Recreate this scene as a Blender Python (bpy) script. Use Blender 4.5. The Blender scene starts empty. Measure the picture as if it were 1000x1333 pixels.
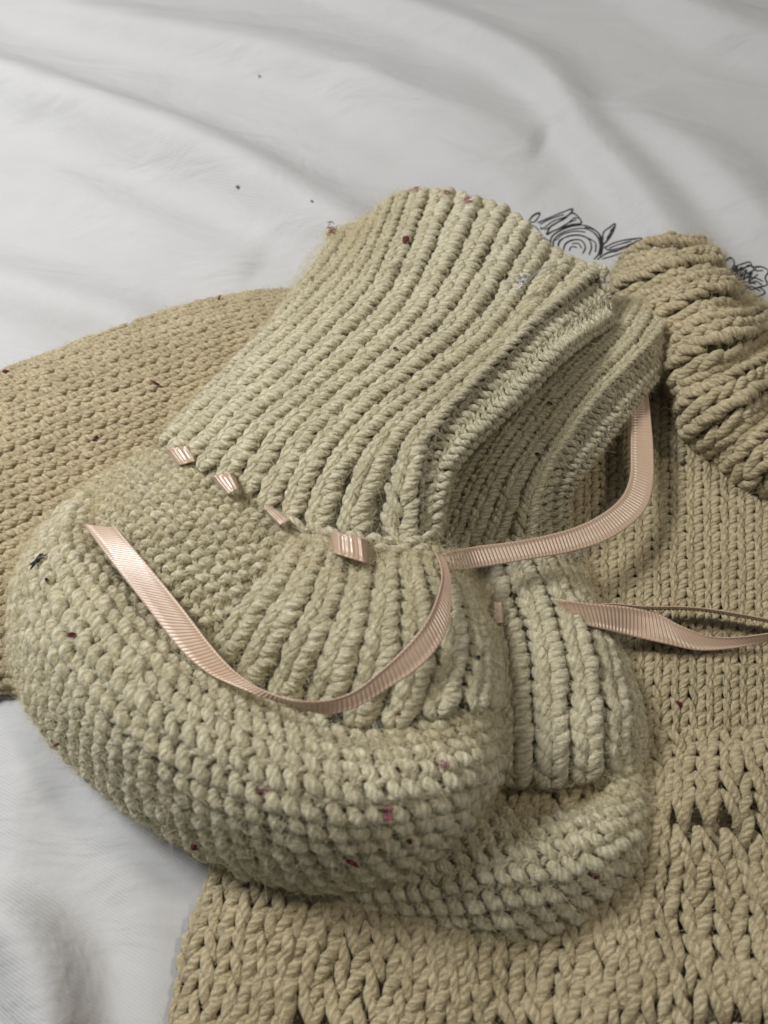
import bpy, math, random
import numpy as np

rng = np.random.default_rng(11)
random.seed(5)
scene = bpy.context.scene
col = scene.collection
MM = 0.001

# ------------------------------------------------------------------ camera
W0, H0, F0 = 1000.0, 1333.0, 1202.0          # photograph size and focal length in its pixels
TILT = math.radians(32.0)                     # angle between the view axis and straight down
FWD = np.array([0.0, math.sin(TILT), -math.cos(TILT)])
RIGHT = np.array([1.0, 0.0, 0.0])
UP = np.cross(RIGHT, FWD)
CAM = np.array([0.0, 0.0, 12.0]) - FWD * 205.0  # millimetres

cd = bpy.data.cameras.new('camera')
cam = bpy.data.objects.new('camera', cd); col.objects.link(cam)
cam.location = CAM * MM
cam.rotation_euler = (TILT, 0, 0)
cd.sensor_fit = 'VERTICAL'; cd.sensor_height = 24.0; cd.lens = 24.0 * F0 / H0
cd.clip_start = 0.005; cd.clip_end = 20
cd.dof.use_dof = True; cd.dof.focus_distance = 0.192; cd.dof.aperture_fstop = 14.0
scene.camera = cam

# ------------------------------------------------------------------ light
world = bpy.data.worlds.new('World'); scene.world = world; world.use_nodes = True
bg = world.node_tree.nodes['Background']
bg.inputs[0].default_value = (0.93, 0.96, 1.0, 1); bg.inputs[1].default_value = 0.14

def area_light(name, loc, target, size, power, colr):
    d = bpy.data.lights.new(name, 'AREA'); d.shape = 'DISK'; d.size = size; d.energy = power; d.color = colr
    o = bpy.data.objects.new(name, d); col.objects.link(o); o.location = loc
    v = np.array(target) - np.array(loc)
    from mathutils import Vector
    o.rotation_euler = Vector(v).to_track_quat('-Z', 'Y').to_euler()
    return o
area_light('ceiling_lamp', (0.60, 0.05, 1.20), (0, 0, 0), 0.12, 4.0, (1.0, 0.90, 0.76))
area_light('window_light', (-0.29, 0.11, 0.38), (-0.04, 0.03, 0), 0.15, 2.35, (0.985, 0.99, 1.0))

scene.view_settings.view_transform = 'Standard'
scene.view_settings.look = 'None'
scene.view_settings.exposure = 0.0
scene.view_settings.gamma = 1.0
scene.view_settings.use_curve_mapping = False
scene.cycles.use_denoising = True
scene.cycles.max_bounces = 6

# ------------------------------------------------------------------ helpers
def P(px, py, h):
    """point (mm) seen at a photo position when it stands h mm above the bed"""
    d = FWD + RIGHT * ((px - W0 / 2) / F0) + UP * ((H0 / 2 - py) / F0)
    k = (h - CAM[2]) / d[2]
    return CAM + d * k

def tag(o, label=None, cat=None, group=None, kind=None):
    if label: o['label'] = label
    if cat: o['category'] = cat
    if group: o['group'] = group
    if kind: o['kind'] = kind
    return o

def empty(name, loc):
    o = bpy.data.objects.new(name, None); col.objects.link(o); o.location = np.array(loc) * MM
    o.empty_display_size = 0.02
    return o

def mesh_obj(name, verts, faces, mat, parent=None, uv=None, smooth=True):
    """verts (n,3) mm in world space, faces (m,k) array or list; one mesh object"""
    verts = np.asarray(verts, dtype=np.float64)
    org = np.zeros(3)
    p = parent
    while p is not None:
        org = org + np.array(p.location) / MM; p = p.parent
    me = bpy.data.meshes.new(name)
    v = ((verts - org) * MM).astype(np.float32)
    if isinstance(faces, np.ndarray):
        m, k = faces.shape
        me.vertices.add(len(v)); me.vertices.foreach_set('co', v.ravel())
        me.loops.add(m * k); me.loops.foreach_set('vertex_index', faces.ravel().astype(np.int32))
        me.polygons.add(m)
        me.polygons.foreach_set('loop_start', np.arange(0, m * k, k, dtype=np.int32))
        me.update(calc_edges=True)
        if uv is not None:
            l = me.uv_layers.new(name='UVMap')
            l.data.foreach_set('uv', uv.reshape(-1).astype(np.float32))
    else:
        me.from_pydata(v.tolist(), [], faces); me.update()
    if smooth:
        me.polygons.foreach_set('use_smooth', np.ones(len(me.polygons), dtype=bool))
    me.materials.append(mat)
    o = bpy.data.objects.new(name, me); col.objects.link(o)
    if parent is not None: o.parent = parent
    return o

def cr_weights(n, x):
    """Catmull-Rom weights (len(x), n) for a uniform knot line 0..n-1 with reflected ends"""
    x = np.clip(np.asarray(x, float), 0, n - 1)
    i = np.minimum(x.astype(int), n - 2); f = x - i
    w = [(-f + 2 * f**2 - f**3) / 2, (2 - 5 * f**2 + 3 * f**3) / 2, (f + 4 * f**2 - 3 * f**3) / 2, (-f**2 + f**3) / 2]
    out = np.zeros((len(x), n))
    r = np.arange(len(x))
    for k in range(4):
        j = i + k - 1
        lo = j < 0; hi = j > n - 1; ok = ~(lo | hi)
        np.add.at(out, (r[ok], j[ok]), w[k][ok])
        for msk, a, b in ((lo, 0, 1), (hi, n - 1, n - 2)):
            np.add.at(out, (r[msk], np.full(msk.sum(), a)), 2 * w[k][msk])
            np.add.at(out, (r[msk], np.full(msk.sum(), b)), -w[k][msk])
    return out

def curve(points, n):
    pts = np.asarray(points, float)
    return cr_weights(len(pts), np.linspace(0, len(pts) - 1, n)) @ pts

class Patch:
    """a curved sheet of fabric through a grid of points; s runs along the stitch columns, t across them"""
    D = 160
    def __init__(self, grid, even_s=True, even_t=True, bump=None):
        g = np.array([[P(*c) for c in row] for row in grid])     # [s][t]
        M, N, _ = g.shape
        D = self.D
        s = np.linspace(0, M - 1, D); t = np.linspace(0, N - 1, D)
        for it in range(2):
            Q = np.einsum('am,mnk,bn->abk', cr_weights(M, s), g, cr_weights(N, t))
            if it == 0:
                if even_s:
                    L = np.linalg.norm(np.diff(Q, axis=0), axis=2).mean(1); c = np.r_[0, np.cumsum(L)]
                    s = np.interp(np.linspace(0, c[-1], D), c, s)
                if even_t:
                    L = np.linalg.norm(np.diff(Q, axis=1), axis=2).mean(0); c = np.r_[0, np.cumsum(L)]
                    t = np.interp(np.linspace(0, c[-1], D), c, t)
        self.Q = Q; self.post()
        if bump is not None:
            ss, tt = np.meshgrid(np.linspace(0, 1, D), np.linspace(0, 1, D), indexing='ij')
            self.Q = self.Q + self.N * bump(ss, tt)[..., None]; self.post()
    def post(self):
        Q = self.Q; D = self.D
        ds = np.gradient(Q, axis=0) * (D - 1); dt = np.gradient(Q, axis=1) * (D - 1)
        n = np.cross(ds, dt); n /= np.linalg.norm(n, axis=2, keepdims=True) + 1e-9
        c = n[D // 6: -D // 6, D // 6: -D // 6]
        if ((CAM - Q)[D // 6: -D // 6, D // 6: -D // 6] * c).sum() < 0: n = -n
        self.N = n; self.ls = np.linalg.norm(ds, axis=2); self.lt = np.linalg.norm(dt, axis=2)
    def samp(self, A, s, t):
        D = self.D
        x = np.clip(s, 0, 1) * (D - 1); y = np.clip(t, 0, 1) * (D - 1)
        i = np.minimum(x.astype(int), D - 2); j = np.minimum(y.astype(int), D - 2)
        f = x - i; g = y - j
        if A.ndim == 3: f = f[..., None]; g = g[..., None]
        return (A[i, j] * (1 - f) * (1 - g) + A[i + 1, j] * f * (1 - g) + A[i, j + 1] * (1 - f) * g + A[i + 1, j + 1] * f * g)
    def pos(self, s, t, d):
        n = self.samp(self.N, s, t); n = n / (np.linalg.norm(n, axis=-1, keepdims=True) + 1e-9)
        return self.samp(self.Q, s, t) + n * d[..., None], n
    def lining(self, name, mat, parent, depth, k=44):
        s, t = np.meshgrid(np.linspace(0, 1, k), np.linspace(0, 1, k), indexing='ij')
        p, n = self.pos(s, t, np.full(s.shape, -depth))
        idx = np.arange(k * k).reshape(k, k)
        f = np.stack([idx[:-1, :-1], idx[1:, :-1], idx[1:, 1:], idx[:-1, 1:]], -1).reshape(-1, 4)
        uv = np.stack([s, t], -1).reshape(-1, 2)[f.ravel()] * 0.0
        return mesh_obj(name, p.reshape(-1, 3), f, mat, parent, uv)

def tubes(pos, nrm, rad, sides=6, flat=1.0):
    """pos, nrm (n,R,3), rad (n,R): returns verts, quads, uv of n tubes"""
    n, R, _ = pos.shape
    T = np.gradient(pos, axis=1); T /= np.linalg.norm(T, axis=2, keepdims=True) + 1e-9
    B = np.cross(T, nrm); B /= np.linalg.norm(B, axis=2, keepdims=True) + 1e-9
    Nn = np.cross(B, T)
    th = np.arange(sides) / sides * 2 * math.pi
    ring = (B[:, :, None, :] * np.cos(th)[None, None, :, None] + Nn[:, :, None, :] * np.sin(th)[None, None, :, None] * flat)
    v = pos[:, :, None, :] + ring * rad[:, :, None, None]
    base = (np.arange(n) * R * sides)[:, None, None]
    i = np.arange(R - 1)[None, :, None]; j = np.arange(sides)[None, None, :]; j2 = (j + 1) % sides
    f = np.stack([base + i * sides + j, base + i * sides + j2, base + (i + 1) * sides + j2, base + (i + 1) * sides + j], -1).reshape(-1, 4)
    L = np.cumsum(np.r_['1', np.zeros((n, 1)), np.linalg.norm(np.diff(pos, axis=1), axis=2)], axis=1)   # mm along
    off = rng.random(n)[:, None]
    L = L + off * 7
    a0 = np.broadcast_to(j / sides, (n, R - 1, sides)); a1 = np.broadcast_to((j + 1) / sides, (n, R - 1, sides))
    l0 = np.broadcast_to(L[:, :-1, None], a0.shape); l1 = np.broadcast_to(L[:, 1:, None], a0.shape)
    uv = np.stack([np.stack([a0, l0], -1), np.stack([a1, l0], -1), np.stack([a1, l1], -1), np.stack([a0, l1], -1)], -2).reshape(-1, 2)
    return v.reshape(-1, 3), f, uv

def strands(patch, s0, t0, cs, ct, path, r, R=7, sides=6, jit=0.06, flat=1.0, bend=None, ex=0.38):
    """one short yarn arc per stitch. s0,t0 (n,) stitch origins in 0..1; cs,ct cell sizes; path [(u,v,d)...] in cell units"""
    n = len(s0)
    path = np.asarray(path, float)
    c = cr_weights(len(path), np.linspace(0, len(path) - 1, R)) @ path
    J = rng.normal(0, jit, (n, 1, 3)) * np.array([1, 1, 0.6])
    J2 = rng.normal(0, jit * 0.5, (n, R, 3))
    c = c[None] + J + J2 * np.sin(np.linspace(0.3, math.pi - 0.3, R))[None, :, None]
    s = s0[:, None] + c[..., 1] * cs; t = t0[:, None] + c[..., 0] * ct
    if bend is not None: s, t = bend(s, t)
    w = patch.samp(patch.lt, np.clip(s, 0, 1), np.clip(t, 0, 1)) * ct
    hh = patch.samp(patch.ls, np.clip(s, 0, 1), np.clip(t, 0, 1)) * cs
    w = np.minimum(w, hh * 2.6).mean(1, keepdims=True)
    pos, nrm = patch.pos(s, t, c[..., 2] * w)
    prof = np.sin(np.linspace(0.16, 0.84, R) * math.pi) ** ex
    rad = w * r * prof[None] * (1 + rng.normal(0, 0.07, (n, 1)))
    return tubes(pos, nrm, rad, sides, flat)

def merge(parts):
    V, F, U = [], [], []; o = 0
    for v, f, u in parts:
        V.append(v); F.append(f + o); U.append(u); o += len(v)
    return np.concatenate(V), np.concatenate(F), np.concatenate(U)

LEGR = [(0.045, -0.45, -0.22), (0.10, -0.05, 0.09), (0.21, 0.44, 0.17), (0.315, 0.92, 0.10), (0.345, 1.36, -0.22)]
LEGF = [(0.05, -0.55, -0.10), (0.11, -0.05, 0.10), (0.20, 0.45, 0.16), (0.30, 0.95, 0.11), (0.345, 1.45, -0.10)]
def knit_column(patch, tc, ct, ns, r=0.185, spread=1.0, lift=0.0, skew=0.0, flip=False, bend=None, skip=None, jit=0.05, soft=False):
    """the V stitches of one column"""
    s0 = np.arange(ns) / ns
    if skip is not None: s0 = s0[~skip(s0, tc)]
    parts = []
    for sg in (-1, 1):
        pth = [(sg * u * spread + (0.02 if lift else 0.0), (1 - v) if flip else v, d + lift * (1 + 0.12 * sg)) for u, v, d in (LEGF if soft else LEGR)]
        parts.append(strands(patch, s0, np.full(len(s0), tc), 1 / ns, ct, pth, r * (1.13 if soft else 1.04), jit=jit, bend=bend, ex=0.26 if soft else 0.38, flat=0.74 if soft else 0.88))
    return merge(parts)

BEAD = [(-0.56, -0.34, -0.22), (-0.36, 0.06, 0.10), (-0.02, 0.30, 0.22), (0.30, 0.20, 0.14), (0.52, -0.30, -0.20)]
BUMP = [(-0.34, -0.42, -0.26), (-0.22, -0.12, 0.04), (0.0, 0.10, 0.15), (0.20, 0.22, 0.08), (0.36, 0.46, -0.24)]
DEEP = [(-0.5, 0.30, -0.20), (-0.28, -0.06, -0.04), (0.0, -0.22, 0.03), (0.28, -0.06, -0.04), (0.5, 0.30, -0.20)]
def garter_ridge(patch, sc, cs, nt, off, r=0.25, slant=0.18, jit=0.07):
    """one ridge of purl bumps along t"""
    t0 = (np.arange(nt) + 0.5 + off) / nt
    t0 = t0[t0 < 1]
    if slant:      # fat slanting purl bumps, staggered like bricks
        p1 = [(u + slant * v, v, d) for u, v, d in BUMP]
        a = strands(patch, np.full(len(t0), sc), t0, cs, 1 / nt, p1, r * 1.30, R=7, sides=8, jit=jit)
        b = strands(patch, np.full(len(t0), sc - 0.5 * cs), t0 + 0.5 / nt, cs, 1 / nt, DEEP, r * 0.75, R=5, jit=jit)
    else:
        a = strands(patch, np.full(len(t0), sc), t0, cs, 1 / nt, BEAD, r, R=7, sides=7, jit=jit)
        b = strands(patch, np.full(len(t0), sc - 0.45 * cs), t0 + 0.5 / nt, cs, 1 / nt, DEEP, r * 0.85, R=6, jit=jit)
    return merge([a, b])

def fuzz(patch, parent, mat, n, lift, length=1.5, width=0.035, smin=0, smax=1):
    """loose fibres standing off the yarn"""
    s = rng.uniform(smin, smax, n); t = rng.random(n)
    p, nr = patch.pos(s, t, np.full(n, lift) * rng.uniform(0.45, 1.0, n))
    d = rng.normal(0, 1, (n, 3)); d = d - nr * (d * nr).sum(1, keepdims=True) * 0.55 + nr * 0.25
    d /= np.linalg.norm(d, axis=1, keepdims=True)
    b = rng.normal(0, 1, (n, 3)); L = length * (0.35 + rng.random((n, 1)) ** 2.2 * 1.9)
    side = np.cross(d, rng.normal(0, 1, (n, 3))); side /= np.linalg.norm(side, axis=1, keepdims=True) + 1e-9
    V = []
    for k, q in enumerate((0, 0.33, 0.66, 1.0)):
        c = p + d * L * q + b * L * 0.35 * q * q - nr * L * 0.15 * q * q
        wd = width * (1.0, 0.9, 0.7, 0.15)[k]
        V += [c - side * wd, c + side * wd]
    V = np.stack(V, 1).reshape(-1, 3)
    base = (np.arange(n) * 8)[:, None]
    f = np.concatenate([base + np.array([[2 * k, 2 * k + 1, 2 * k + 3, 2 * k + 2]]) for k in range(3)], 0)
    uv = np.zeros((len(f) * 4, 2))
    o = mesh_obj('yarn_fuzz', V, f, mat, parent, uv)
    o['kind'] = 'stuff'
    return o

# ------------------------------------------------------------------ materials
def new_mat(name):
    m = bpy.data.materials.new(name); m.use_nodes = True
    return m, m.node_tree, m.node_tree.nodes, m.node_tree.links, m.node_tree.nodes['Principled BSDF']

def yarn(name, c1, c2, fine=1.0):
    m, nt, N, L, b = new_mat(name)
    uv = N.new('ShaderNodeUVMap'); uv.uv_map = 'UVMap'
    sep = N.new('ShaderNodeSeparateXYZ'); L.new(uv.outputs[0], sep.inputs[0])
    def math_(op, a, bb):
        n = N.new('ShaderNodeMath'); n.operation = op
        for i, x in enumerate((a, bb)):
            if isinstance(x, (int, float)): n.inputs[i].default_value = x
            else: L.new(x, n.inputs[i])
        return n.outputs[0]
    ph = math_('ADD', math_('MULTIPLY', sep.outputs[0], 4 * 2 * math.pi), math_('MULTIPLY', sep.outputs[1], 5.2 * fine))
    ply = math_('SINE', ph, 0)
    ph2 = math_('ADD', math_('MULTIPLY', sep.outputs[0], 11 * 2 * math.pi), math_('MULTIPLY', sep.outputs[1], 11.0 * fine))
    ply2 = math_('SINE', ph2, 0)
    tc = N.new('ShaderNodeTexCoord')
    n1 = N.new('ShaderNodeTexNoise'); n1.inputs['Scale'].default_value = 900; n1.inputs['Detail'].default_value = 4
    L.new(tc.outputs['Object'], n1.inputs['Vector'])
    n2 = N.new('ShaderNodeTexNoise'); n2.inputs['Scale'].default_value = 110; n2.inputs['Detail'].default_value = 3
    L.new(tc.outputs['Object'], n2.inputs['Vector'])
    n3 = N.new('ShaderNodeTexNoise'); n3.inputs['Scale'].default_value = 4200; n3.inputs['Detail'].default_value = 2
    L.new(tc.outputs['Object'], n3.inputs['Vector'])
    mix = N.new('ShaderNodeMixRGB'); mix.inputs[1].default_value = (*c1, 1); mix.inputs[2].default_value = (*c2, 1)
    f = math_('ADD', math_('MULTIPLY', n1.outputs[0], 0.55), math_('MULTIPLY', n2.outputs[0], 0.45))
    f = math_('ADD', f, math_('MULTIPLY', ply, 0.07))
    f = math_('ADD', f, math_('MULTIPLY', math_('SUBTRACT', n3.outputs[0], 0.5), 0.6))
    rmp = N.new('ShaderNodeMapRange'); rmp.inputs[1].default_value = 0.3; rmp.inputs[2].default_value = 0.7
    L.new(f, rmp.inputs[0]); L.new(rmp.outputs[0], mix.inputs[0])
    L.new(mix.outputs[0], b.inputs['Base Color'])
    b.inputs['Roughness'].default_value = 0.72
    b.inputs['Specular IOR Level'].default_value = 0.3
    b.inputs['Sheen Weight'].default_value = 0.35; b.inputs['Sheen Roughness'].default_value = 0.5
    b.inputs['Sheen Tint'].default_value = (*[min(1, x * 1.9) for x in c2], 1)
    cmb = N.new('ShaderNodeCombineXYZ')
    L.new(math_('ADD', math_('MULTIPLY', sep.outputs[0], 4.6), math_('MULTIPLY', sep.outputs[1], 1.0 * fine)), cmb.inputs[0])
    L.new(math_('MULTIPLY', sep.outputs[1], 0.45), cmb.inputs[1])
    st = N.new('ShaderNodeTexNoise'); st.inputs['Scale'].default_value = 2.2; st.inputs['Detail'].default_value = 5; st.inputs['Roughness'].default_value = 0.7
    L.new(cmb.outputs[0], st.inputs['Vector'])
    f2 = math_('ADD', f, math_('MULTIPLY', math_('SUBTRACT', st.outputs[0], 0.5), 1.3)); L.new(f2, rmp.inputs[0])
    hgt = math_('ADD', math_('MULTIPLY', ply, 0.45), math_('MULTIPLY', st.outputs[0], 3.2))
    hgt = math_('ADD', hgt, math_('MULTIPLY', n3.outputs[0], 1.6))
    bp = N.new('ShaderNodeBump'); bp.inputs['Strength'].default_value = 0.9; bp.inputs['Distance'].default_value = 0.00030
    L.new(hgt, bp.inputs['Height']); L.new(bp.outputs[0], b.inputs['Normal'])
    return m

def plain(name, c, rough=0.6, metal=0.0, spec=0.4, var=0.15):
    m, nt, N, L, b = new_mat(name)
    tc = N.new('ShaderNodeTexCoord')
    n1 = N.new('ShaderNodeTexNoise'); n1.inputs['Scale'].default_value = 1500
    L.new(tc.outputs['Object'], n1.inputs['Vector'])
    mix = N.new('ShaderNodeMixRGB'); mix.inputs[1].default_value = (*[x * (1 - var) for x in c], 1); mix.inputs[2].default_value = (*[min(1, x * (1 + var)) for x in c], 1)
    L.new(n1.outputs[0], mix.inputs[0]); L.new(mix.outputs[0], b.inputs['Base Color'])
    b.inputs['Roughness'].default_value = rough; b.inputs['Metallic'].default_value = metal
    b.inputs['Specular IOR Level'].default_value = spec
    return m

def fibre(name, c):
    m, nt, N, L, b = new_mat(name)
    d = N.new('ShaderNodeBsdfDiffuse'); t = N.new('ShaderNodeBsdfTranslucent'); mx = N.new('ShaderNodeMixShader')
    no = N.new('ShaderNodeTexNoise'); no.inputs['Scale'].default_value = 300
    hs = N.new('ShaderNodeMixRGB'); hs.inputs[1].default_value = (*[x * 0.85 for x in c], 1); hs.inputs[2].default_value = (*c, 1)
    L.new(no.outputs[0], hs.inputs[0]); L.new(hs.outputs[0], d.inputs[0]); L.new(hs.outputs[0], t.inputs[0])
    L.new(d.outputs[0], mx.inputs[1]); L.new(t.outputs[0], mx.inputs[2])
    L.new(mx.outputs[0], N['Material Output'].inputs[0])
    return m

BOOTIE = yarn('bootie_yarn', (0.50, 0.438, 0.270), (0.88, 0.805, 0.570))
CARDI = yarn('cardigan_yarn', (0.40, 0.315, 0.175), (0.73, 0.610, 0.390))
FIB_B = fibre('bootie_fibre', (0.84, 0.76, 0.53))
FIB_C = fibre('cardigan_fibre', (0.74, 0.62, 0.40))
RIBBON = plain('ribbon_satin', (0.48, 0.335, 0.232), 0.30, 0.0, 0.9, 0.06)
RIBBON.node_tree.nodes['Principled BSDF'].inputs['Sheen Weight'].default_value = 0.2
LINT = plain('lint_dark_red', (0.10, 0.012, 0.018), 0.8)
LINTB = plain('lint_black', (0.018, 0.012, 0.022), 0.8)
LINTG = plain('lint_grey', (0.16, 0.15, 0.15), 0.8)
LINTP = plain('lint_pink', (0.27, 0.085, 0.11), 0.85)
THREAD = plain('black_thread', (0.018, 0.019, 0.024), 0.6)
SILVER = plain('silver_metal', (0.92, 0.92, 0.92), 0.32, 1.0)

def sheet_mat():
    m, nt, N, L, b = new_mat('white_cotton')
    tc = N.new('ShaderNodeTexCoord')
    mp = N.new('ShaderNodeMapping'); mp.inputs['Rotation'].default_value = (0, 0, math.radians(28))
    L.new(tc.outputs['Object'], mp.inputs[0])
    w = N.new('ShaderNodeTexWave'); w.wave_type = 'BANDS'; w.bands_direction = 'Y'
    w.inputs['Scale'].default_value = 520; w.inputs['Distortion'].default_value = 0.6; w.inputs['Detail'].default_value = 1
    L.new(mp.outputs[0], w.inputs[0])
    n1 = N.new('ShaderNodeTexNoise'); n1.inputs['Scale'].default_value = 2600; n1.inputs['Detail'].default_value = 3
    L.new(tc.outputs['Object'], n1.inputs['Vector'])
    n2 = N.new('ShaderNodeTexNoise'); n2.inputs['Scale'].default_value = 60; n2.inputs['Detail'].default_value = 4
    L.new(tc.outputs['Object'], n2.inputs['Vector'])
    mix = N.new('ShaderNodeMixRGB'); mix.inputs[1].default_value = (0.465, 0.463, 0.460, 1); mix.inputs[2].default_value = (0.515, 0.512, 0.507, 1)
    L.new(n2.outputs[0], mix.inputs[0]); L.new(mix.outputs[0], b.inputs['Base Color'])
    a = N.new('ShaderNodeMath'); a.operation = 'ADD'; L.new(w.outputs['Fac'], a.inputs[0]); L.new(n1.outputs[0], a.inputs[1])
    bp = N.new('ShaderNodeBump'); bp.inputs['Strength'].default_value = 0.30; bp.inputs['Distance'].default_value = 0.00010
    n3 = N.new('ShaderNodeTexNoise'); n3.inputs['Scale'].default_value = 38; n3.inputs['Detail'].default_value = 4; n3.inputs['Roughness'].default_value = 0.5; n3.inputs['Distortion'].default_value = 0.7
    mp2 = N.new('ShaderNodeMapping'); mp2.inputs['Rotation'].default_value = (0, 0, math.radians(25)); mp2.inputs['Scale'].default_value = (0.6, 1.5, 1)
    L.new(tc.outputs['Object'], mp2.inputs[0]); L.new(mp2.outputs[0], n3.inputs['Vector'])
    bp2 = N.new('ShaderNodeBump'); bp2.inputs['Strength'].default_value = 0.5; bp2.inputs['Distance'].default_value = 0.0045
    L.new(n3.outputs[0], bp2.inputs['Height']); L.new(bp2.outputs[0], bp.inputs['Normal'])
    L.new(a.outputs[0], bp.inputs['Height']); L.new(bp.outputs[0], b.inputs['Normal'])
    b.inputs['Roughness'].default_value = 0.85; b.inputs['Specular IOR Level'].default_value = 0.2
    b.inputs['Sheen Weight'].default_value = 0.1
    return m
COTTON = sheet_mat()

# ------------------------------------------------------------------ the bed sheet
# soft folds: polyline (photo positions on the bed), height mm, half-width mm on the near and far side
FOLDS = [
    ([(-200, 40), (60, 140), (260, 215), (420, 300), (560, 380)], 13.0, 9, 14),
    ([(-200, 330), (0, 385), (130, 425), (260, 470)], 8.0, 8, 12),
    ([(-150, -60), (90, 25), (330, 75), (560, 150), (700, 190)], 8, 7, 17),
    ([(-60, 230), (80, 250), (200, 300), (330, 350)], 3.5, 7, 9),
    ([(300, -60), (520, 20), (690, 100), (760, 190), (850, 300), (930, 420)], 8.0, 5, 14),
    ([(650, -120), (860, 10), (1010, 75), (1200, 130)], 8.0, 7, 20),
    ([(800, 130), (900, 210), (1010, 320), (1100, 380)], 6.5, 7, 16),
    ([(430, 120), (520, 170), (620, 210), (700, 250)], 2.5, 7, 12),
    ([(20, 900), (30, 1000), (22, 1120), (40, 1400)], 3.0, 4, 9),
    ([(130, 1000), (150, 1080), (190, 1200), (200, 1320), (180, 1420)], 3.0, 6, 7),
    ([(-120, 1170), (20, 1205), (75, 1260), (90, 1345), (80, 1450)], 11.0, 9, 5),  # added ridge: its dark side stands in for shadow patches cast on the sheet
]
FW = [(np.array([P(x, y, 0)[:2] for x, y in pl]), a, w1, w2) for pl, a, w1, w2 in FOLDS]
def sheet_h(x, y):
    x = np.asarray(x, float); y = np.asarray(y, float)
    z = 0.6 * np.sin(x * 0.045 + 1.1) * np.cos(y * 0.035) + 0.5 * np.sin(x * 0.02 - y * 0.06 + 0.4)
    z = z + 0.18 * np.sin(x * 0.17 + y * 0.11) * np.sin(y * 0.13 - x * 0.05 + 2)
    for pl, amp, w1, w2 in FW:
        c = curve(pl, 40)
        best = np.full(x.shape, 1e9); sd = np.zeros(x.shape); al = np.zeros(x.shape)
        for k in range(len(c) - 1):
            a, b = c[k], c[k + 1]; ab = b - a; L2 = ab @ ab
            q = np.clip(((x - a[0]) * ab[0] + (y - a[1]) * ab[1]) / L2, 0, 1)
            dx = x - a[0] - q * ab[0]; dy = y - a[1] - q * ab[1]
            d = np.hypot(dx, dy); m = d < best
            best = np.where(m, d, best); sd = np.where(m, np.sign(ab[0] * dy - ab[1] * dx), sd); al = np.where(m, (k + q) / (len(c) - 1), al)
        w = np.where(sd < 0, w1, w2)
        z = z + amp * np.exp(-(best / w) ** 2) * np.sin(np.clip(al, 0.0, 1) * math.pi) ** 0.35
    # flatter where the knitwear lies on it
    flat = np.exp(-(((x - 20) / 75) ** 4 + ((y + 5) / 62) ** 4))
    return z * (1 - 0.9 * flat) - 1.0
gx = np.arange(-330, 331, 2.2); gy = np.arange(-170, 520, 2.2)
X, Y = np.meshgrid(gx, gy, indexing='ij')
Z = sheet_h(X, Y)
idx = np.arange(X.size).reshape(X.shape)
f = np.stack([idx[:-1, :-1], idx[1:, :-1], idx[1:, 1:], idx[:-1, 1:]], -1).reshape(-1, 4)
sheet = mesh_obj('bed_sheet', np.stack([X, Y, Z], -1).reshape(-1, 3), f, COTTON)
tag(sheet, 'white cotton bed sheet in soft folds under the knitwear', 'bed sheet', kind='structure')

def on_sheet(px, py, up=0.0):
    h = 0.0
    for _ in range(6):
        p = P(px, py, h)
        u = (p[0] - gx[0]) / 2.2; w = (p[1] - gy[0]) / 2.2; i = int(u); j = int(w); a = u - i; b = w - j
        h = Z[i, j] * (1 - a) * (1 - b) + Z[i + 1, j] * a * (1 - b) + Z[i, j + 1] * (1 - a) * b + Z[i + 1, j + 1] * a * b + up
    return P(px, py, h)

def tube_line(pts, r, sides=6, n=None, taper=False):
    pts = np.asarray(pts, float); n = n or max(6, len(pts) * 5)
    c = curve(pts, n)
    nr = np.broadcast_to(np.array([0.03, 0.05, 1.0]), c.shape)
    rad = np.full((1, n), r)
    if taper: rad = rad * (0.25 + 0.75 * np.sin(np.linspace(0.05, 0.95, n) * math.pi))[None]
    return tubes(c[None], nr[None], rad, sides)

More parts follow.
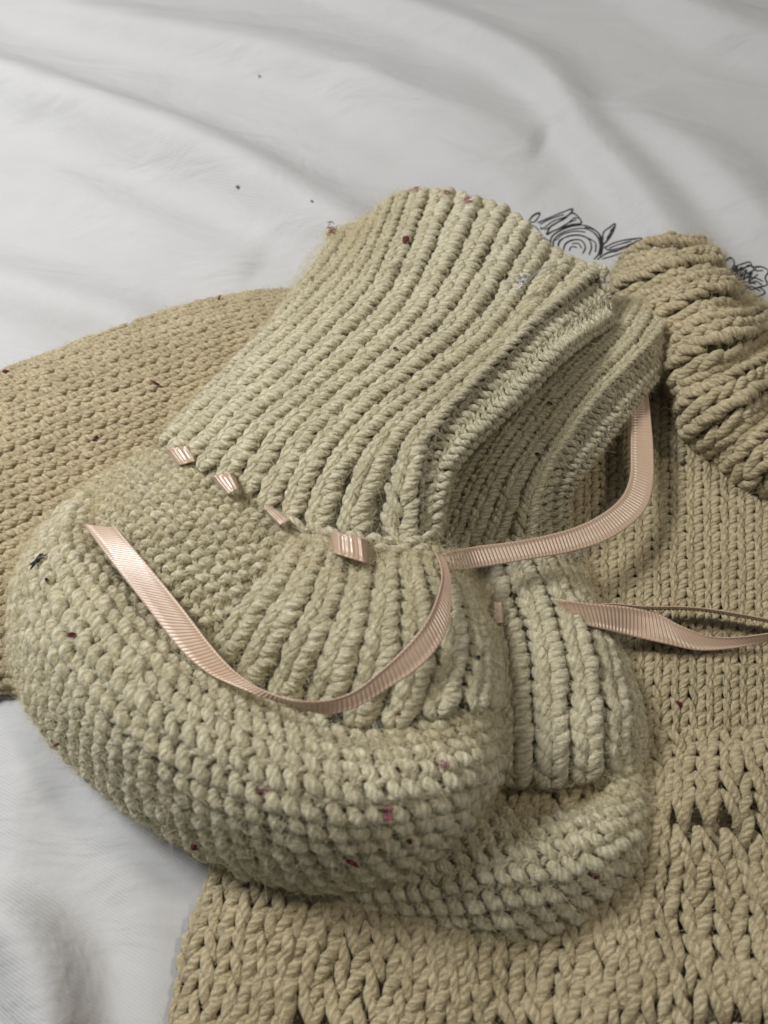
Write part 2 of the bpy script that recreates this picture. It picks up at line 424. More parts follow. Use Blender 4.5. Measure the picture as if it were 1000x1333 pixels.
# black line embroidery on the sheet: blooms and leaves
EMB1 = [
    [(688, 288), (694, 280), (703, 277), (697, 288), (690, 289)],
    [(700, 290), (714, 284), (730, 277), (746, 272), (738, 281), (720, 288), (706, 298), (704, 296)],
    [(712, 304), (718, 294), (733, 285), (744, 277), (752, 281), (757, 290), (744, 292), (731, 297), (720, 301), (712, 306)],
    [(724, 299), (736, 293), (747, 284), (753, 284)],
    [(720, 322), (722, 311), (732, 303), (748, 298), (764, 298), (776, 306), (781, 318), (779, 330), (774, 337)],
    [(726, 324), (729, 314), (740, 307), (755, 306), (766, 311), (770, 321), (767, 331)],
    [(733, 327), (736, 317), (746, 312), (757, 313), (762, 321), (759, 329)],
    [(741, 326), (744, 321), (751, 322)],
    [(781, 334), (783, 320), (781, 307), (774, 299), (762, 296)],
    [(784, 312), (786, 302), (793, 296), (801, 291), (798, 302), (791, 313), (785, 318), (784, 312)],
    [(787, 317), (793, 307), (796, 298)],
    [(787, 322), (800, 316), (815, 312), (836, 310), (822, 317), (806, 323), (792, 325), (787, 322)],
    [(778, 338), (790, 329), (803, 326), (816, 322), (829, 314), (842, 311)],
    [(784, 337), (798, 333), (812, 328), (824, 325)],
    [(703, 292), (712, 287), (722, 283), (734, 279)], [(709, 299), (722, 292), (736, 283)], [(728, 297), (740, 290), (750, 286)],
    [(717, 318), (718, 308), (729, 300), (746, 294), (764, 294), (779, 303), (785, 316), (783, 331)],
    [(723, 313), (733, 305), (748, 301), (762, 302)], [(764, 309), (775, 316), (775, 328)], [(745, 317), (753, 317), (757, 323)],
    [(790, 310), (796, 301), (799, 295)], [(793, 323), (806, 318), (822, 314)], [(800, 328), (812, 323), (822, 319)],
    [(690, 292), (699, 297), (708, 309), (716, 314)], [(830, 316), (842, 313), (850, 317)],
]
EMB2 = [
    [(918, 336), (928, 339), (936, 350), (939, 364), (933, 356), (926, 344), (918, 336)],
    [(925, 337), (938, 343), (944, 356), (941, 366)],
    [(942, 341), (951, 335), (956, 343), (950, 351), (944, 348), (942, 341)],
    [(956, 347), (967, 343), (976, 341), (980, 347), (991, 347), (1001, 353), (996, 361), (999, 370), (988, 374)],
    [(945, 365), (953, 355), (963, 350), (976, 346)],
    [(948, 369), (960, 360), (972, 356), (984, 350)],
    [(955, 352), (960, 346), (958, 356), (966, 348), (963, 359), (972, 351), (968, 364), (979, 354), (975, 366), (986, 357)],
    [(945, 371), (955, 369), (962, 374), (971, 371), (978, 377), (988, 374), (996, 381), (985, 386), (976, 382), (967, 386), (960, 380), (950, 379), (945, 371)],
    [(957, 375), (965, 381), (961, 389), (970, 393), (978, 388), (985, 396), (992, 389)],
    [(962, 365), (972, 361), (984, 362), (993, 366)],
    [(948, 358), (955, 349), (952, 362), (961, 353), (957, 366), (967, 358)], [(966, 352), (975, 345), (984, 352), (993, 352)], [(975, 370), (984, 366), (992, 371)],
    [(953, 373), (962, 369), (972, 367), (984, 369)], [(968, 378), (978, 373), (990, 379)], [(922, 341), (930, 348), (934, 358)],
    [(960, 392), (969, 397), (976, 396), (983, 399)],
    [(1004, 352), (1016, 358), (1026, 368), (1020, 378), (1006, 380)],
    [(1004, 385), (1018, 388), (1030, 398)],
]
def embroidery(strokes, label):
    parts = []
    for st in strokes:
        pts = [on_sheet(x, y, 0.12) for x, y in st]
        parts.append(tube_line(pts, 0.17, 6, len(pts) * 4))
        if len(st) > 4:   # the machine goes over each line twice
            pts = [on_sheet(x + random.uniform(-0.9, 0.9), y + random.uniform(-0.9, 0.9), 0.16) for x, y in st]
            parts.append(tube_line(pts, 0.13, 6, len(pts) * 4))
    v, f, u = merge(parts)
    o = mesh_obj('embroidered_flower', v, f, THREAD, sheet, u)
    o['label'] = label
embroidery(EMB1, 'black line embroidery of a rose with pointed leaves')
embroidery(EMB2, 'black line embroidery of a many-petalled flower')

# ------------------------------------------------------------------ the cardigan
cardi = empty('cardigan', P(800, 900, 0) * np.array([1, 1, 0]))
tag(cardi, 'tan hand-knitted cardigan spread on the sheet beneath both booties', 'cardigan')

def knit_panel(name, parent, grid, ncol, mat, fib, aspect=0.75, r=0.2, spread=1.25, lift=0.0, flip=False, part='stitch_column',
               even=(True, True), bump=None, bend=None, skip=None, nfuzz=0, depth=0.30, jit=0.05, ns=None, soft=False):
    pt = Patch(grid, even[0], even[1], bump)
    ct = 1 / ncol
    if ns is None: ns = int(round(pt.ls.mean() / (pt.lt.mean() * ct * aspect)))
    wm = pt.lt.mean() * ct
    root = pt.lining(name, mat, parent, wm * depth)
    for k in range(ncol):
        v, f, u = knit_column(pt, (k + 0.5) * ct, ct, ns, r, spread, lift, 0.0, flip, bend, skip, jit * (0.65 if lift > 0.15 else 1.0), soft or lift > 0.15)
        mesh_obj(part, v, f, mat, root, u)
    if nfuzz: fuzz(pt, parent, fib, nfuzz, wm * (0.40 + 1.1 * lift), 1.7, 0.03)
    return pt, root

def cast_off(pt, parent, mat, n, s=0.99, t0=0.0, t1=1.0):
    tt = np.linspace(t0, t1, n); ct = (t1 - t0) / n
    a = strands(pt, np.full(n, s), tt, 0.035, ct, [(-0.75, -0.5, -0.1), (-0.35, 0.25, 0.30), (0.2, 0.3, 0.36), (0.7, -0.35, 0.0)], 0.40, jit=0.10)
    b = strands(pt, np.full(n, s - 0.012), tt + ct * 0.5, 0.035, ct, [(-0.6, 0.3, -0.35), (-0.1, -0.3, 0.05), (0.5, 0.4, -0.3)], 0.36, R=5, jit=0.10)
    v, f, u = merge([a, b])
    mesh_obj('cast_off_edge', v, f, mat, parent, u)

def garter_panel(name, parent, grid, nridge, mat, fib, aspect=1.1, r=0.25, nfuzz=0, even=(True, True), slant=0.18, depth=0.35, part='garter_ridge', jit=0.07, bump=None):
    pt = Patch(grid, even[0], even[1], bump)
    nt = int(round(pt.lt.mean() / (pt.ls.mean() / nridge * aspect)))
    wm = pt.lt.mean() / nt
    root = pt.lining(name, mat, parent, wm * depth)
    for k in range(nridge):
        v, f, u = garter_ridge(pt, (k + 0.5) / nridge, 1 / nridge, nt, 0.5 * (k % 2), r, slant, jit)
        mesh_obj(part, v, f, mat, root, u)
    if nfuzz: fuzz(pt, parent, fib, nfuzz, wm * 0.5, 1.7, 0.03)
    return pt, root

# sleeve: columns run along it, so s goes left to right
sleeve = [
    [(-210, 575, 0), (-210, 568, 4), (-208, 600, 9), (-205, 655, 12), (-202, 750, 13), (-200, 850, 10), (-198, 915, 4), (-198, 910, 0)],
    [(-70, 521, 0), (-70, 516, 4), (-70, 545, 9), (-70, 600, 12), (-70, 710, 13), (-70, 820, 10), (-70, 893, 4), (-70, 890, 0)],
    [(60, 474, 0), (60, 467, 4), (60, 492, 9), (62, 545, 12), (66, 650, 13), (68, 765, 11), (60, 880, 4), (60, 875, 0)],
    [(200, 422, 0), (200, 415, 4), (202, 442, 9), (205, 490, 12), (200, 580, 12), (190, 690, 10), (170, 800, 4), (170, 795, 0)],
    [(320, 392, 0), (320, 386, 4), (325, 405, 8), (335, 442, 10), (330, 530, 9), (310, 640, 7), (280, 760, 3), (280, 755, 0)],
    [(440, 385, 0), (440, 378, 3), (445, 395, 6), (450, 430, 7), (440, 520, 5), (420, 620, 4), (400, 740, 3), (400, 735, 0)],
]
knit_panel('sleeve', cardi, sleeve, 20, CARDI, FIB_C, depth=0.45, aspect=0.62, r=0.19, spread=1.28, soft=True, jit=0.028, nfuzz=16830)

# front panel of plain stocking stitch
def body_bump(s, t):
    return 0.7 * np.sin(t * 9 + 1) * np.sin(s * 6) + 0.5 * np.sin(t * 5 - s * 8)
xs = (560, 660, 760, 860, 960, 1060, 1160, 1260)
body = [[(x, y, h + dh) for x, dh in zip(xs, (-2, -1, 0, 1, 1, 0.5, 0, -1))] for y, h in ((470, 5), (600, 7), (740, 8.5), (880, 8), (960, 6), (1030, 3))]
knit_panel('front_panel', cardi, body, 32, CARDI, FIB_C, aspect=0.66, r=0.212, spread=1.25, depth=0.55, flip=True, jit=0.032, bump=body_bump, nfuzz=16830)

# patterned hem: wales lean together and apart in waves, with eyelets
NL = 31
def hem_bend(s, t):
    return s + 0.010 * np.sin(t * NL / 7 * 2 * math.pi), t + 0.42 / NL * np.sin(t * NL / 7 * 2 * math.pi + 0.6 + 1.3 * np.sin(s * 7)) * np.sin(s * 13.0 + 3 * t) * np.clip(t * 6, 0, 1)
def hem_bump(s, t):
    return 1.1 * np.sin(t * NL / 7 * 2 * math.pi + 1.2 * np.sin(s * 9)) * np.clip(s * 6, 0, 1) + 0.9 * np.sin(s * 15 + 2 * np.sin(t * 8))
def hem_skip(s0, tc):
    return (np.sin(s0 * 15.0 * 2 + 0.7) > 0.93) & (np.sin(tc * NL / 7 * 2 * math.pi + 2.0) > 0.55)
hem = [
    [(330, 1000, 0), (335, 985, 4), (460, 975, 6), (600, 970, 7), (740, 965, 8), (860, 955, 9), (960, 950, 9), (1090, 945, 9), (1240, 937, 8)],
    [(318, 1075, 0), (316, 1060, 4), (450, 1050, 7), (590, 1040, 8), (735, 1030, 9), (865, 1020, 10.5), (975, 1015, 10.5), (1105, 1010, 10), (1255, 1002, 9)],
    [(298, 1140, 0), (292, 1128, 4), (430, 1145, 8), (580, 1140, 9), (735, 1130, 9), (870, 1115, 10), (990, 1110, 10), (1120, 1100, 10), (1270, 1092, 9)],
    [(268, 1240, 0), (260, 1230, 4), (415, 1250, 8), (570, 1255, 9), (735, 1240, 9), (880, 1225, 10), (1010, 1220, 10), (1145, 1210, 10), (1295, 1202, 9)],
    [(236, 1345, 0), (228, 1340, 4), (395, 1350, 8), (560, 1355, 9), (735, 1350, 9), (890, 1340, 10), (1030, 1330, 10), (1165, 1320, 10), (1315, 1312, 9)],
    [(215, 1440, 0), (206, 1440, 4), (380, 1445, 8), (550, 1450, 9), (735, 1450, 9), (900, 1440, 10), (1045, 1430, 10), (1180, 1420, 10), (1330, 1412, 9)],
    [(190, 1560, 0), (180, 1560, 4), (362, 1565, 8), (540, 1570, 9), (735, 1570, 9), (912, 1560, 10), (1064, 1550, 10), (1200, 1540, 10), (1355, 1530, 9)],
]
knit_panel('patterned_hem', cardi, hem, NL, CARDI, FIB_C, aspect=0.74, r=0.220, spread=1.22, flip=False, bump=hem_bump, bend=hem_bend, skip=hem_skip, nfuzz=18360, jit=0.05, depth=0.6)

# thick ribbed collar curling round on the far side
collar = [   # s across the roll (inner side to outer side), t along it
    [(812, 352, 3), (800, 370, 5), (812, 415, 7), (850, 465, 8), (872, 505, 8), (893, 552, 8), (935, 598, 8), (1000, 640, 8), (1080, 672, 8)],
    [(834, 334, 8), (826, 354, 13), (838, 398, 17), (872, 445, 18), (890, 492, 18), (912, 540, 18), (955, 580, 17), (1015, 620, 16), (1090, 650, 16)],
    [(868, 318, 10), (870, 338, 16), (892, 375, 22), (918, 420, 23), (935, 470, 24), (955, 510, 23), (995, 550, 21), (1045, 590, 20), (1110, 625, 20)],
    [(902, 318, 7), (916, 336, 13), (935, 368, 18), (962, 408, 20), (990, 440, 20), (1015, 475, 19), (1045, 510, 18), (1090, 550, 17), (1140, 595, 17)],
    [(912, 318, 2), (927, 340, 3), (945, 372, 3), (985, 402, 3), (1020, 420, 3), (1060, 450, 3), (1090, 480, 3), (1130, 520, 3), (1165, 570, 3)],
]
ptc, rootc = knit_panel('ribbed_collar', cardi, collar, 19, CARDI, FIB_C, aspect=0.50, r=0.19, spread=0.98, lift=0.16, bump=lambda s, t: 1.7 * np.sin(t * 2 * math.pi * 6.3 + 2.2 * s) * np.sin(np.clip(s * 1.15, 0, 1) * math.pi) ** 0.5 + 0.9 * np.sin(s * 11 + t * 9), nfuzz=13770, part='rib', depth=0.25, jit=0.07)
# chain cast-on along its lower border
tt = np.linspace(0.42, 1.0, 34)
v, f, u = strands(ptc, np.full(34, 0.012), tt, 0.06, 0.018, [(-0.7, -0.3, -0.1), (-0.2, 0.3, 0.5), (0.5, 0.3, 0.5), (0.9, -0.2, -0.1)], 0.55)
mesh_obj('cast_on_chain', v, f, CARDI, cardi, u)

# ------------------------------------------------------------------ the booties
def band(c_edge, r_edge, drop=8.0):
    """strip turned down along the side of a cuff: rows follow the cuff rows"""
    out = []
    for (x0, y0, h0), (x1, y1, h1) in zip(c_edge, r_edge):
        mx, my = (x0 + x1) / 2, (y0 + y1) / 2
        dx, dy = (x1 - x0) * 0.12, (y1 - y0) * 0.12
        out.append([(x0, y0, h0 - 0.9), (mx - dx, my - dy, (h0 + h1) / 2 - 1.3), (x1 - dx, y1 - dy, h1 - 0.4), (x1 + dx, y1 + dy, h1 - drop * 0.45), (x1 - dx * 2, y1 - dy * 2, h1 - drop)])
    return out

def up(g, k):
    ks = k if isinstance(k, (list, tuple)) else [k] * len(g)      # one factor, or one for each row
    return [[(x, y, h * q) for x, y, h in r] for r, q in zip(g, ks)]

def tr(g):      # swap the two directions of a grid
    return [list(r) for r in zip(*g)]

def ribbon_strip(name, parent, left, right, n=None, pitch=0.85, label=None):
    """grosgrain ribbon between two edge lines of (px, py, h): fine cross ribs, woven edges, real thickness"""
    k = 1.12 if parent is bA else 1.0
    a = np.array([P(p[0], p[1], p[2] * k) for p in left]); b = np.array([P(p[0], p[1], p[2] * k) for p in right])
    A = curve(a, 400); B = curve(b, 400)
    Ln = np.r_[0, np.cumsum(np.linalg.norm(np.diff((A + B) / 2, axis=0), axis=1))]
    n = max(10, int(Ln[-1] / pitch) * 4)
    q = np.linspace(0, Ln[-1], n)
    A = np.stack([np.interp(q, Ln, A[:, k]) for k in range(3)], 1); B = np.stack([np.interp(q, Ln, B[:, k]) for k in range(3)], 1)
    T = np.gradient((A + B) / 2, axis=0); S = B - A
    Nn = np.cross(T, S); Nn /= np.linalg.norm(Nn, axis=1, keepdims=True) + 1e-9
    if (Nn * (CAM - A)).sum() < 0: Nn = -Nn
    rib = 0.11 * np.sin(np.arange(n) * math.pi / 2 + 0.3)
    cols = (0, 0.035, 0.09, 0.13, 0.3, 0.5, 0.7, 0.87, 0.91, 0.965, 1.0)
    thick = (0.03, 0.16, 0.16, 0.08, 0.10, 0.12, 0.10, 0.08, 0.16, 0.16, 0.03)
    ribw = (0.5, 0.8, 0.8, 1, 1, 1, 1, 1, 0.8, 0.8, 0.5)
    top, bot = [], []
    for c, th, rw in zip(cols, thick, ribw):
        ph = 0.11 * np.sin(np.arange(n) * math.pi / 2 + (1.9 if rw == 0.8 else 0.3)) * rw
        base = A + S * c
        top.append(base + Nn * (th + ph)[:, None]); bot.append(base - Nn * (th - ph)[:, None])
    ring = np.stack(top + bot[::-1], 1)           # n, 22, 3
    k = ring.shape[1]
    i = np.arange(n - 1)[:, None]; j = np.arange(k)[None]; j2 = (j + 1) % k
    f = np.stack([i * k + j, i * k + j2, (i + 1) * k + j2, (i + 1) * k + j], -1).reshape(-1, 4)
    o = mesh_obj(name, ring.reshape(-1, 3), f, RIBBON, parent)
    if label: o['label'] = label
    return o

def stub(parent, tl, trr, br, bl, h, arch=2.0):
    """the short visible loop of ribbon between two eyelets; runs from the left side to the right side"""
    L, Rr = [], []
    for q in np.linspace(0, 1, 7):
        z = h + arch * math.sin(q * math.pi) ** 0.6 - (6.0 if q in (0.0, 1.0) else 0) - 0.8
        e = 0.0
        L.append((tl[0] + (trr[0] - tl[0]) * q, tl[1] + (trr[1] - tl[1]) * q, z))
        Rr.append((bl[0] + (br[0] - bl[0]) * q, bl[1] + (br[1] - bl[1]) * q, z))
    return ribbon_strip('ribbon_loop', parent, L, Rr)

# ---- bootie A, lying on the cardigan, foot towards the camera
bA = empty('baby_bootie', P(330, 900, 0) * np.array([1, 1, 0]))
tag(bA, 'pale beige knitted baby bootie lying on top, pink ribbon tail draped across its foot', 'bootie', 'pair of knitted booties')
cuffA = tr([
    [(250, 588, 5), (290, 532, 6), (330, 470, 8), (366, 414, 12), (400, 360, 14), (430, 308, 14)],
    [(214, 578, 10), (272, 524, 14), (335, 464, 17), (390, 410, 20), (440, 354, 22), (482, 288, 20)],
    [(265, 612, 20), (318, 553, 24), (380, 500, 27), (440, 440, 29), (497, 370, 29), (541, 253, 22)],
    [(355, 664, 25), (392, 588, 30), (440, 535, 33), (512, 475, 35), (585, 400, 34), (650, 281, 24)],
    [(440, 692, 28), (464, 620, 33), (504, 562, 36), (575, 500, 38), (655, 430, 36), (722, 334, 27)],
    [(550, 706, 30), (549, 640, 34), (562, 575, 37), (625, 502, 39), (705, 424, 38), (786, 362, 30)],
])
ptA, _r = knit_panel('leg_cuff', bA, up(cuffA, (1.12, 1.09, 1.04, 0.98, 0.92, 0.86)), 13, BOOTIE, FIB_B, aspect=0.40, r=0.178, spread=0.97, lift=0.19, part='rib', even=(True, True), nfuzz=30600, depth=0.22,
           bump=lambda s, t: 0.3 * np.sin(t * 17 + 3 * s))
cE = [(550, 706, 30), (549, 640, 34), (562, 575, 37), (625, 502, 39), (705, 424, 38), (786, 362, 30)]
rE = [(568, 700, 29), (578, 640, 33), (596, 595, 36), (658, 532, 38), (740, 452, 37), (800, 412, 30)]
garter_panel('cuff_edge', bA, tr(up(band(cE, rE, 11), (1.12, 1.09, 1.04, 0.98, 0.92, 0.86))), 5, BOOTIE, FIB_B, aspect=0.50, r=0.30, nfuzz=3825, slant=0.12, part='edge_row', jit=0.05)

eyeA = [
    [(384, 722, 27.5), (432, 738, 30), (484, 744, 31), (532, 742, 31), (572, 736, 29)],
    [(378, 702, 28.5), (432, 714, 31), (486, 722, 32), (534, 722, 32), (568, 716, 30)],
    [(372, 678, 28), (434, 692, 31), (490, 700, 32), (536, 700, 32), (566, 694, 30)],
]
garter_panel('eyelet_band', bA, up(eyeA, 1.12), 3, BOOTIE, FIB_B, aspect=1.6, r=0.22, nfuzz=900, slant=0.0, jit=0.09)
heelA = [
    [(75, 665, 15), (130, 715, 22), (200, 790, 24), (268, 850, 25)],
    [(110, 635, 14), (165, 665, 23), (235, 730, 27), (300, 795, 28)],
    [(158, 605, 12), (212, 638, 22), (283, 690, 27), (345, 745, 29)],
    [(206, 576, 8), (266, 608, 19), (342, 655, 24.5), (396, 690, 27.5)],
]
garter_panel('heel_panel', bA, up(heelA, 1.12), 11, BOOTIE, FIB_B, aspect=1.05, r=0.26, nfuzz=13770, slant=-0.35)
instA = [
    [(266, 840, 24), (345, 893, 25), (430, 928, 25), (520, 942, 28), (600, 926, 30), (645, 922, 17), (640, 925, 6)],
    [(300, 806, 29), (372, 840, 31), (455, 862, 32), (540, 864, 32.5), (606, 850, 29), (642, 862, 16), (638, 870, 5)],
    [(342, 756, 30), (405, 782, 33), (470, 798, 34), (538, 800, 33), (596, 792, 28), (630, 812, 16), (626, 820, 5)],
    [(384, 700, 28), (430, 712, 30), (482, 722, 31), (530, 722, 31), (568, 718, 29), (586, 735, 20), (586, 745, 8)],
]
knit_panel('instep', bA, up(instA, 1.12), 12, BOOTIE, FIB_B, aspect=0.41, r=0.180, spread=0.97, lift=0.19, part='rib', nfuzz=19890, depth=0.24)
footA = tr([
    [(138, 652, 18), (112, 645, 18), (84, 662, 17), (54, 690, 14), (32, 722, 8), (38, 735, 1)],
    [(118, 700, 21), (88, 706, 25), (62, 730, 24), (36, 762, 18), (14, 812, 8), (24, 820, 0)],
    [(172, 776, 23), (146, 796, 30), (116, 826, 32), (80, 866, 26), (40, 910, 10), (52, 908, 0)],
    [(242, 848, 24), (218, 872, 33), (188, 908, 36), (150, 955, 30), (105, 992, 10), (118, 986, 0)],
    [(325, 903, 25), (305, 930, 34), (282, 970, 37), (250, 1026, 31), (206, 1068, 11), (218, 1060, 0)],
    [(410, 938, 25), (396, 968, 34), (375, 1010, 37), (346, 1066, 32), (308, 1122, 12), (320, 1112, 1)],
    [(490, 954, 26), (476, 985, 32), (462, 1026, 36), (440, 1085, 31), (410, 1148, 13), (420, 1138, 3)],
    [(560, 938, 30), (557, 974, 30), (548, 1022, 33), (532, 1076, 29), (510, 1136, 14), (512, 1124, 4)],
    [(612, 924, 29), (618, 962, 28.5), (614, 1006, 28), (602, 1055, 23), (582, 1096, 13), (578, 1086, 4)],
    [(645, 920, 17), (650, 950, 17.5), (651, 982, 16), (646, 1012, 12), (632, 1044, 8), (626, 1038, 4)],
])
garter_panel('foot', bA, up(footA, 1.12), 15, BOOTIE, FIB_B, aspect=1.0, r=0.27, nfuzz=36720, slant=0.25)

# ---- bootie B, tucked under and beside it
bB = empty('baby_bootie', P(690, 1000, 0) * np.array([1, 1, 0]))
tag(bB, 'pale beige knitted baby bootie tucked partly under its mate, resting on the cardigan front', 'bootie', 'pair of knitted booties')
cuffB = tr([
    [(556, 716, 12), (588, 640, 16), (640, 560, 18), (705, 490, 18), (768, 428, 16), (800, 400, 12)],
    [(600, 712, 15), (636, 632, 21), (686, 556, 23), (742, 490, 23), (798, 432, 21), (824, 394, 17)],
    [(650, 710, 16), (676, 634, 23), (718, 566, 25), (768, 502, 25), (824, 446, 23), (850, 402, 18)],
    [(702, 706, 16), (706, 640, 22), (740, 575, 25), (790, 510, 25), (846, 454, 23), (870, 420, 18)],
])
ptB, _r = knit_panel('leg_cuff', bB, up(cuffB, (0.88, 0.9, 0.93, 0.96, 0.98, 0.98)), 5, BOOTIE, FIB_B, aspect=0.40, r=0.185, spread=1.0, lift=0.20, part='rib', nfuzz=12240, depth=0.22)
cE = [(702, 706, 16), (706, 640, 22), (740, 575, 25), (790, 510, 25), (846, 454, 23), (870, 420, 18)]
rE = [(738, 690, 12), (738, 645, 19), (766, 600, 22), (812, 540, 22), (848, 496, 20), (882, 458, 15)]
garter_panel('cuff_edge', bB, tr(up(band(cE, rE), (0.88, 0.9, 0.93, 0.96, 0.98, 0.98))), 5, BOOTIE, FIB_B, aspect=0.50, r=0.30, nfuzz=3060, slant=0.12, part='edge_row', jit=0.05)
instB = [
    [(615, 1008, 11), (668, 1012, 14), (725, 1012, 15), (788, 1000, 16), (832, 988, 10), (830, 992, 3)],
    [(616, 975, 15), (668, 976, 20), (725, 976, 21), (787, 968, 19), (829, 962, 10), (827, 967, 3)],
    [(618, 930, 16), (668, 930, 22), (725, 930, 23), (785, 928, 20), (824, 930, 10), (822, 935, 3)],
    [(612, 860, 15), (662, 852, 22), (718, 850, 23), (772, 852, 19), (802, 866, 9), (800, 872, 3)],
    [(598, 795, 14), (644, 786, 20), (698, 780, 21), (746, 784, 17), (772, 800, 9), (770, 808, 3)],
    [(580, 720, 13), (626, 714, 17), (672, 710, 18), (714, 712, 17), (742, 728, 10), (742, 736, 3)],
]
knit_panel('instep', bB, up(instB, 0.88), 7, BOOTIE, FIB_B, aspect=0.42, r=0.195, spread=1.02, lift=0.20, part='rib', nfuzz=12240, depth=0.24)
footB = tr([
    [(440, 1100, 6), (438, 1110, 8), (436, 1128, 11), (433, 1150, 11), (432, 1172, 9), (432, 1188, 6), (440, 1182, 1)],
    [(545, 1060, 12), (543, 1080, 8), (540, 1110, 16), (535, 1145, 18), (530, 1180, 15), (526, 1216, 7), (532, 1206, 1)],
    [(625, 1010, 17), (628, 1042, 6), (626, 1082, 19), (622, 1120, 24), (616, 1172, 20), (610, 1228, 8), (613, 1216, 1)],
    [(685, 1006, 18), (690, 1044, 6), (692, 1080, 19), (694, 1116, 25), (698, 1164, 21), (702, 1218, 8), (702, 1207, 1)],
    [(745, 1004, 18), (752, 1046, 8), (758, 1066, 18), (764, 1102, 23), (774, 1142, 19), (784, 1184, 7), (779, 1175, 1)],
    [(796, 992, 17), (806, 1016, 17), (814, 1044, 17), (820, 1070, 16), (827, 1100, 13), (832, 1130, 6), (826, 1124, 1)],
    [(832, 982, 10), (838, 1004, 10), (843, 1028, 9), (845, 1050, 8), (846, 1072, 6), (843, 1094, 4), (838, 1092, 1)],
])
garter_panel('foot', bB, up(footB, 0.85), 13, BOOTIE, FIB_B, aspect=1.0, r=0.27, nfuzz=19890, slant=0.2)

cast_off(ptA, bA, BOOTIE, 30)
cast_off(ptB, bB, BOOTIE, 11)

# ---- ribbons
stub(bA, (212, 585), (250, 579), (260, 599), (230, 607), 20)
stub(bA, (272, 620), (306, 614), (313, 635), (296, 645), 28)
stub(bA, (342, 661), (354, 660), (379, 677), (364, 685), 32)
stub(bA, (429, 690), (482, 703), (486, 736), (430, 719), 35, 2.6)
ribbon_strip('ribbon_tail', bA,
    [(110, 683, 25), (144, 730, 29), (186, 784, 30), (234, 845, 31), (270, 876, 32), (305, 893, 34), (345, 908, 35.5), (380, 919, 36), (408, 927, 36), (436, 929, 36.5), (470, 918, 37), (503, 898, 37), (540, 874, 37), (568, 846, 37), (584, 812, 36), (588, 768, 34.5), (582, 735, 33), (572, 720, 30), (566, 722, 26)],
    [(152, 688, 27), (195, 738, 30), (240, 794, 32), (272, 836, 33), (298, 866, 34), (325, 888, 35), (352, 902, 37), (380, 911, 39), (408, 913, 39), (436, 909, 38.5), (465, 897, 38.5), (495, 873, 38.5), (524, 846, 38.5), (551, 814, 38.5), (567, 782, 37), (575, 748, 35), (568, 722, 33), (557, 714, 29), (556, 720, 25)],
    label='pink ribbon end draped over the foot')
ribbon_strip('ribbon_tail', bA,
    [(566, 724, 28), (580, 719, 31), (620, 711, 27), (680, 703, 24), (740, 689, 21), (780, 671, 19), (808, 648, 17), (820, 620, 15.5), (821, 585, 15), (821, 550, 15), (820, 515, 14), (820, 485, 13)],
    [(572, 744, 28), (586, 743, 30), (630, 738, 26), (690, 728, 23), (750, 717, 20), (800, 698, 18), (838, 667, 16), (850, 632, 15), (851, 590, 15), (848, 550, 15), (844, 515, 14), (840, 485, 13)],
    label='pink ribbon end curling up under the other cuff')
stub(bB, (640, 783), (655, 784), (656, 811), (641, 812), 24, 1.5)
ribbon_strip('ribbon_tail', bB,
    [(715, 786, 16), (732, 781, 22), (766, 785, 21), (820, 790, 18), (856, 798, 16), (886, 814, 15), (932, 829, 14), (1000, 824, 14), (1070, 808, 14)],
    [(726, 808, 14), (747, 812, 19), (775, 817, 19), (820, 828, 16), (865, 838, 15), (910, 847, 13), (955, 844, 12.5), (1000, 835, 12), (1070, 822, 12)],
    label='pink ribbon end lying on the plain knit front')
ribbon_strip('ribbon_tail', bB,
    [(742, 792, 17), (790, 786, 19), (838, 789, 18), (892, 790, 17.5), (932, 794, 17), (1000, 806, 16), (1070, 822, 15)],
    [(744, 800, 13), (790, 792, 14.5), (838, 793.5, 13.5), (892, 794, 13), (932, 798, 12.5), (1000, 810, 12), (1070, 827, 11)],
    label='pink ribbon end standing on its edge')

# ------------------------------------------------------------------ silver pin, lint
def pin():
    o = empty('silver_pin', P(690, 360, 34))
    tag(o, 'small silver metal pin stuck in the ribs near the cuff top', 'pin')
    v, f, u = tube_line([P(672, 378, 34.5), P(686, 366, 35.5), P(700, 353, 34.5), P(722, 344, 29)], 0.22, 8, 24)
    mesh_obj('pin_wire', v, f, SILVER, o, u)
    for x, y, r in ((677, 362, 0.6), (683, 360, 0.65), (680, 367, 0.6), (674, 368, 0.5), (686, 365, 0.5)):
        c = P(x, y, 36.5)
        vs = c + r * np.array([(0, 0, 1), (1, 0, 0.2), (0.3, 0.95, 0.2), (-0.8, 0.6, 0.2), (-0.8, -0.6, 0.2), (0.3, -0.95, 0.2), (0, 0, -1)])
        fs = [(0, i, i % 5 + 1) for i in range(1, 6)] + [(6, i % 5 + 1, i) for i in range(1, 6)]
        mesh_obj('pin_bead', vs, fs, SILVER, o, smooth=False)
pin()
bpy.context.view_layer.update()
from mathutils import Vector
dg = bpy.context.evaluated_depsgraph_get()
def ray(px, py):
    d = FWD + RIGHT * ((px - W0 / 2) / F0) + UP * ((H0 / 2 - py) / F0); d /= np.linalg.norm(d)
    hit, loc, nor, i, ob, m = scene.ray_cast(dg, Vector(CAM * MM) + Vector(d) * 0.03, Vector(d))
    return np.array(loc) / MM, np.array(nor)
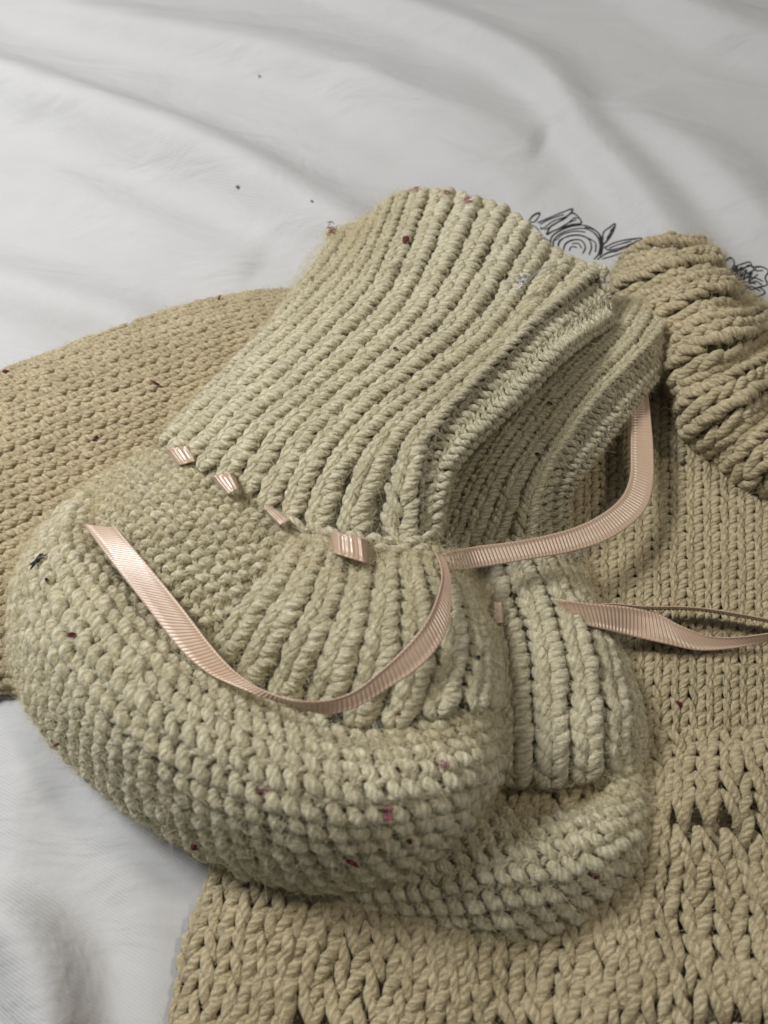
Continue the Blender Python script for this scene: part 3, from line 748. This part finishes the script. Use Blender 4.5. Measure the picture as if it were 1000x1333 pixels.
FLECKS = [  # px, py, length px, width px, angle deg, material, label
    (48, 730, 28, 8, 40, LINTB, 'long black lint fleck on the bootie heel'),
    (62, 755, 7, 6, 0, LINTB, 'tiny dark fleck beside the long black one on the heel'),
    (95, 826, 11, 7, 10, LINT, 'dark red fleck on the side of the bootie foot above its outer edge'),
    (125, 570, 9, 7, 30, LINT, 'dark red fleck in the middle of the sleeve'),
    (285, 390, 12, 5, 70, LINT, 'dark speck standing up on the sleeve top edge'),
    (204, 500, 18, 3, -30, LINT, 'thin brown hair-like fleck on the sleeve'),
    (8, 485, 9, 6, 0, LINT, 'dark red fleck where the sleeve edge meets the sheet'),
    (75, 968, 8, 6, 30, LINT, 'dark fleck at the sole edge over the sheet, under the heel'),
    (149, 992, 7, 7, 90, LINT, 'small dark red fleck low on the foot side'),
    (250, 1103, 12, 8, -15, LINT, 'dark red crumb on the sheet beside the sole'),
    (345, 1025, 12, 9, 0, LINTP, 'purple lint tuft halfway along the foot side'),
    (528, 313, 8, 14, 0, LINT, 'dark red lint clump among the cuff ribs'),
    (541, 248, 8, 6, 0, LINTP, 'pinkish fluff on the top edge of the cuff, first of two'),
    (582, 252, 8, 6, 0, LINTP, 'pinkish fluff on the crown of the cuff top edge'),
    (610, 262, 10, 7, 0, LINTP, 'reddish fluff where the cuff top starts to slope down'),
    (430, 300, 12, 14, 0, LINTP, 'brownish pink fluff on the left corner of the cuff top'),
    (507, 1058, 10, 24, -20, LINTP, 'pink stained lint smear on the toe'),
    (532, 1094, 8, 7, 40, LINT, 'deep red speck under the pink smear on the toe'),
    (455, 1120, 26, 9, -35, LINT, 'elongated dark red lint at the toe bottom edge'),
    (580, 995, 13, 9, 0, LINTP, 'faint pink fluff near the toe crease'),
    (520, 928, 10, 4, 0, LINT, 'red speck in the crease below the ribbon'),
    (775, 1140, 14, 6, 15, LINT, 'dark red lint on the toe of the tucked bootie'),
    (884, 918, 9, 14, 0, LINT, 'dark red lint on the plain knit below the ribbon'),
    (888, 605, 7, 5, 0, LINT, 'red speck on the plain knit near the ribbed collar'),
    (717, 526, 10, 4, -25, LINTB, 'dark speck on the ribs of the tucked cuff'),
    (700, 590, 6, 5, 0, LINTB, 'tiny dark dot on the tucked cuff beside its edge band'),
    (622, 855, 7, 5, 0, LINTB, 'dark speck on the instep near its outer side'),
    (310, 243, 5, 4, 0, LINTG, 'grey speck on the bare sheet above the sleeve'),
    (338, 100, 3, 3, 0, LINTG, 'lone tiny speck far out on the bare sheet'),
    (406, 262, 3, 3, 0, LINTG, 'tiny speck on the sheet close to the cuff corner'),
    (516, 455, 6, 5, 0, LINTB, 'tiny black dot in the middle of the cuff ribs'),
]
hits = [ray(fl[0], fl[1]) for fl in FLECKS]
for (px, py, ln, wd, ang, mat, lab), (c, nr) in zip(FLECKS, hits):
    if nr @ (CAM - c) < 0: nr = -nr
    nr = nr * 0.5 + (CAM - c) / np.linalg.norm(CAM - c) * 0.5; nr /= np.linalg.norm(nr); c = c + nr * (0.6 if mat is LINTP else 0.3)
    mmpx = np.dot(c - CAM, FWD) / F0
    a = math.radians(ang)
    ex = RIGHT * math.cos(a) + UP * math.sin(a); ex = ex - nr * (ex @ nr); ex /= np.linalg.norm(ex)
    ey = np.cross(nr, ex)
    parts = []
    pink = mat is LINTP
    for k in range(18 if pink else 4):
        sp_ = 0.30 if pink else 0.10
        off = ex * rng.normal(0, sp_) * ln * mmpx + ey * rng.normal(0, sp_) * wd * mmpx
        L = ln * mmpx * rng.uniform(0.3, 0.55); tw = rng.normal(0, 0.5 if pink else 0.12)
        d = ex * math.cos(tw) + ey * math.sin(tw)
        b = ey * rng.normal(0, 0.15) * (ln if pink else wd) * mmpx
        pts = [c + off - d * L + nr * 0.05, c + off + b + nr * rng.uniform(0.15, 0.4), c + off + d * L + nr * rng.uniform(0.0, 0.3)]
        parts.append(tube_line(pts, (0.045 if pink else 0.26) * wd * mmpx, 6, 9, True))
    v, f, u = merge(parts)
    o = mesh_obj('lint_fleck', v, f, mat, None, u)
    tag(o, lab, 'lint', 'lint flecks on the knitwear and sheet')
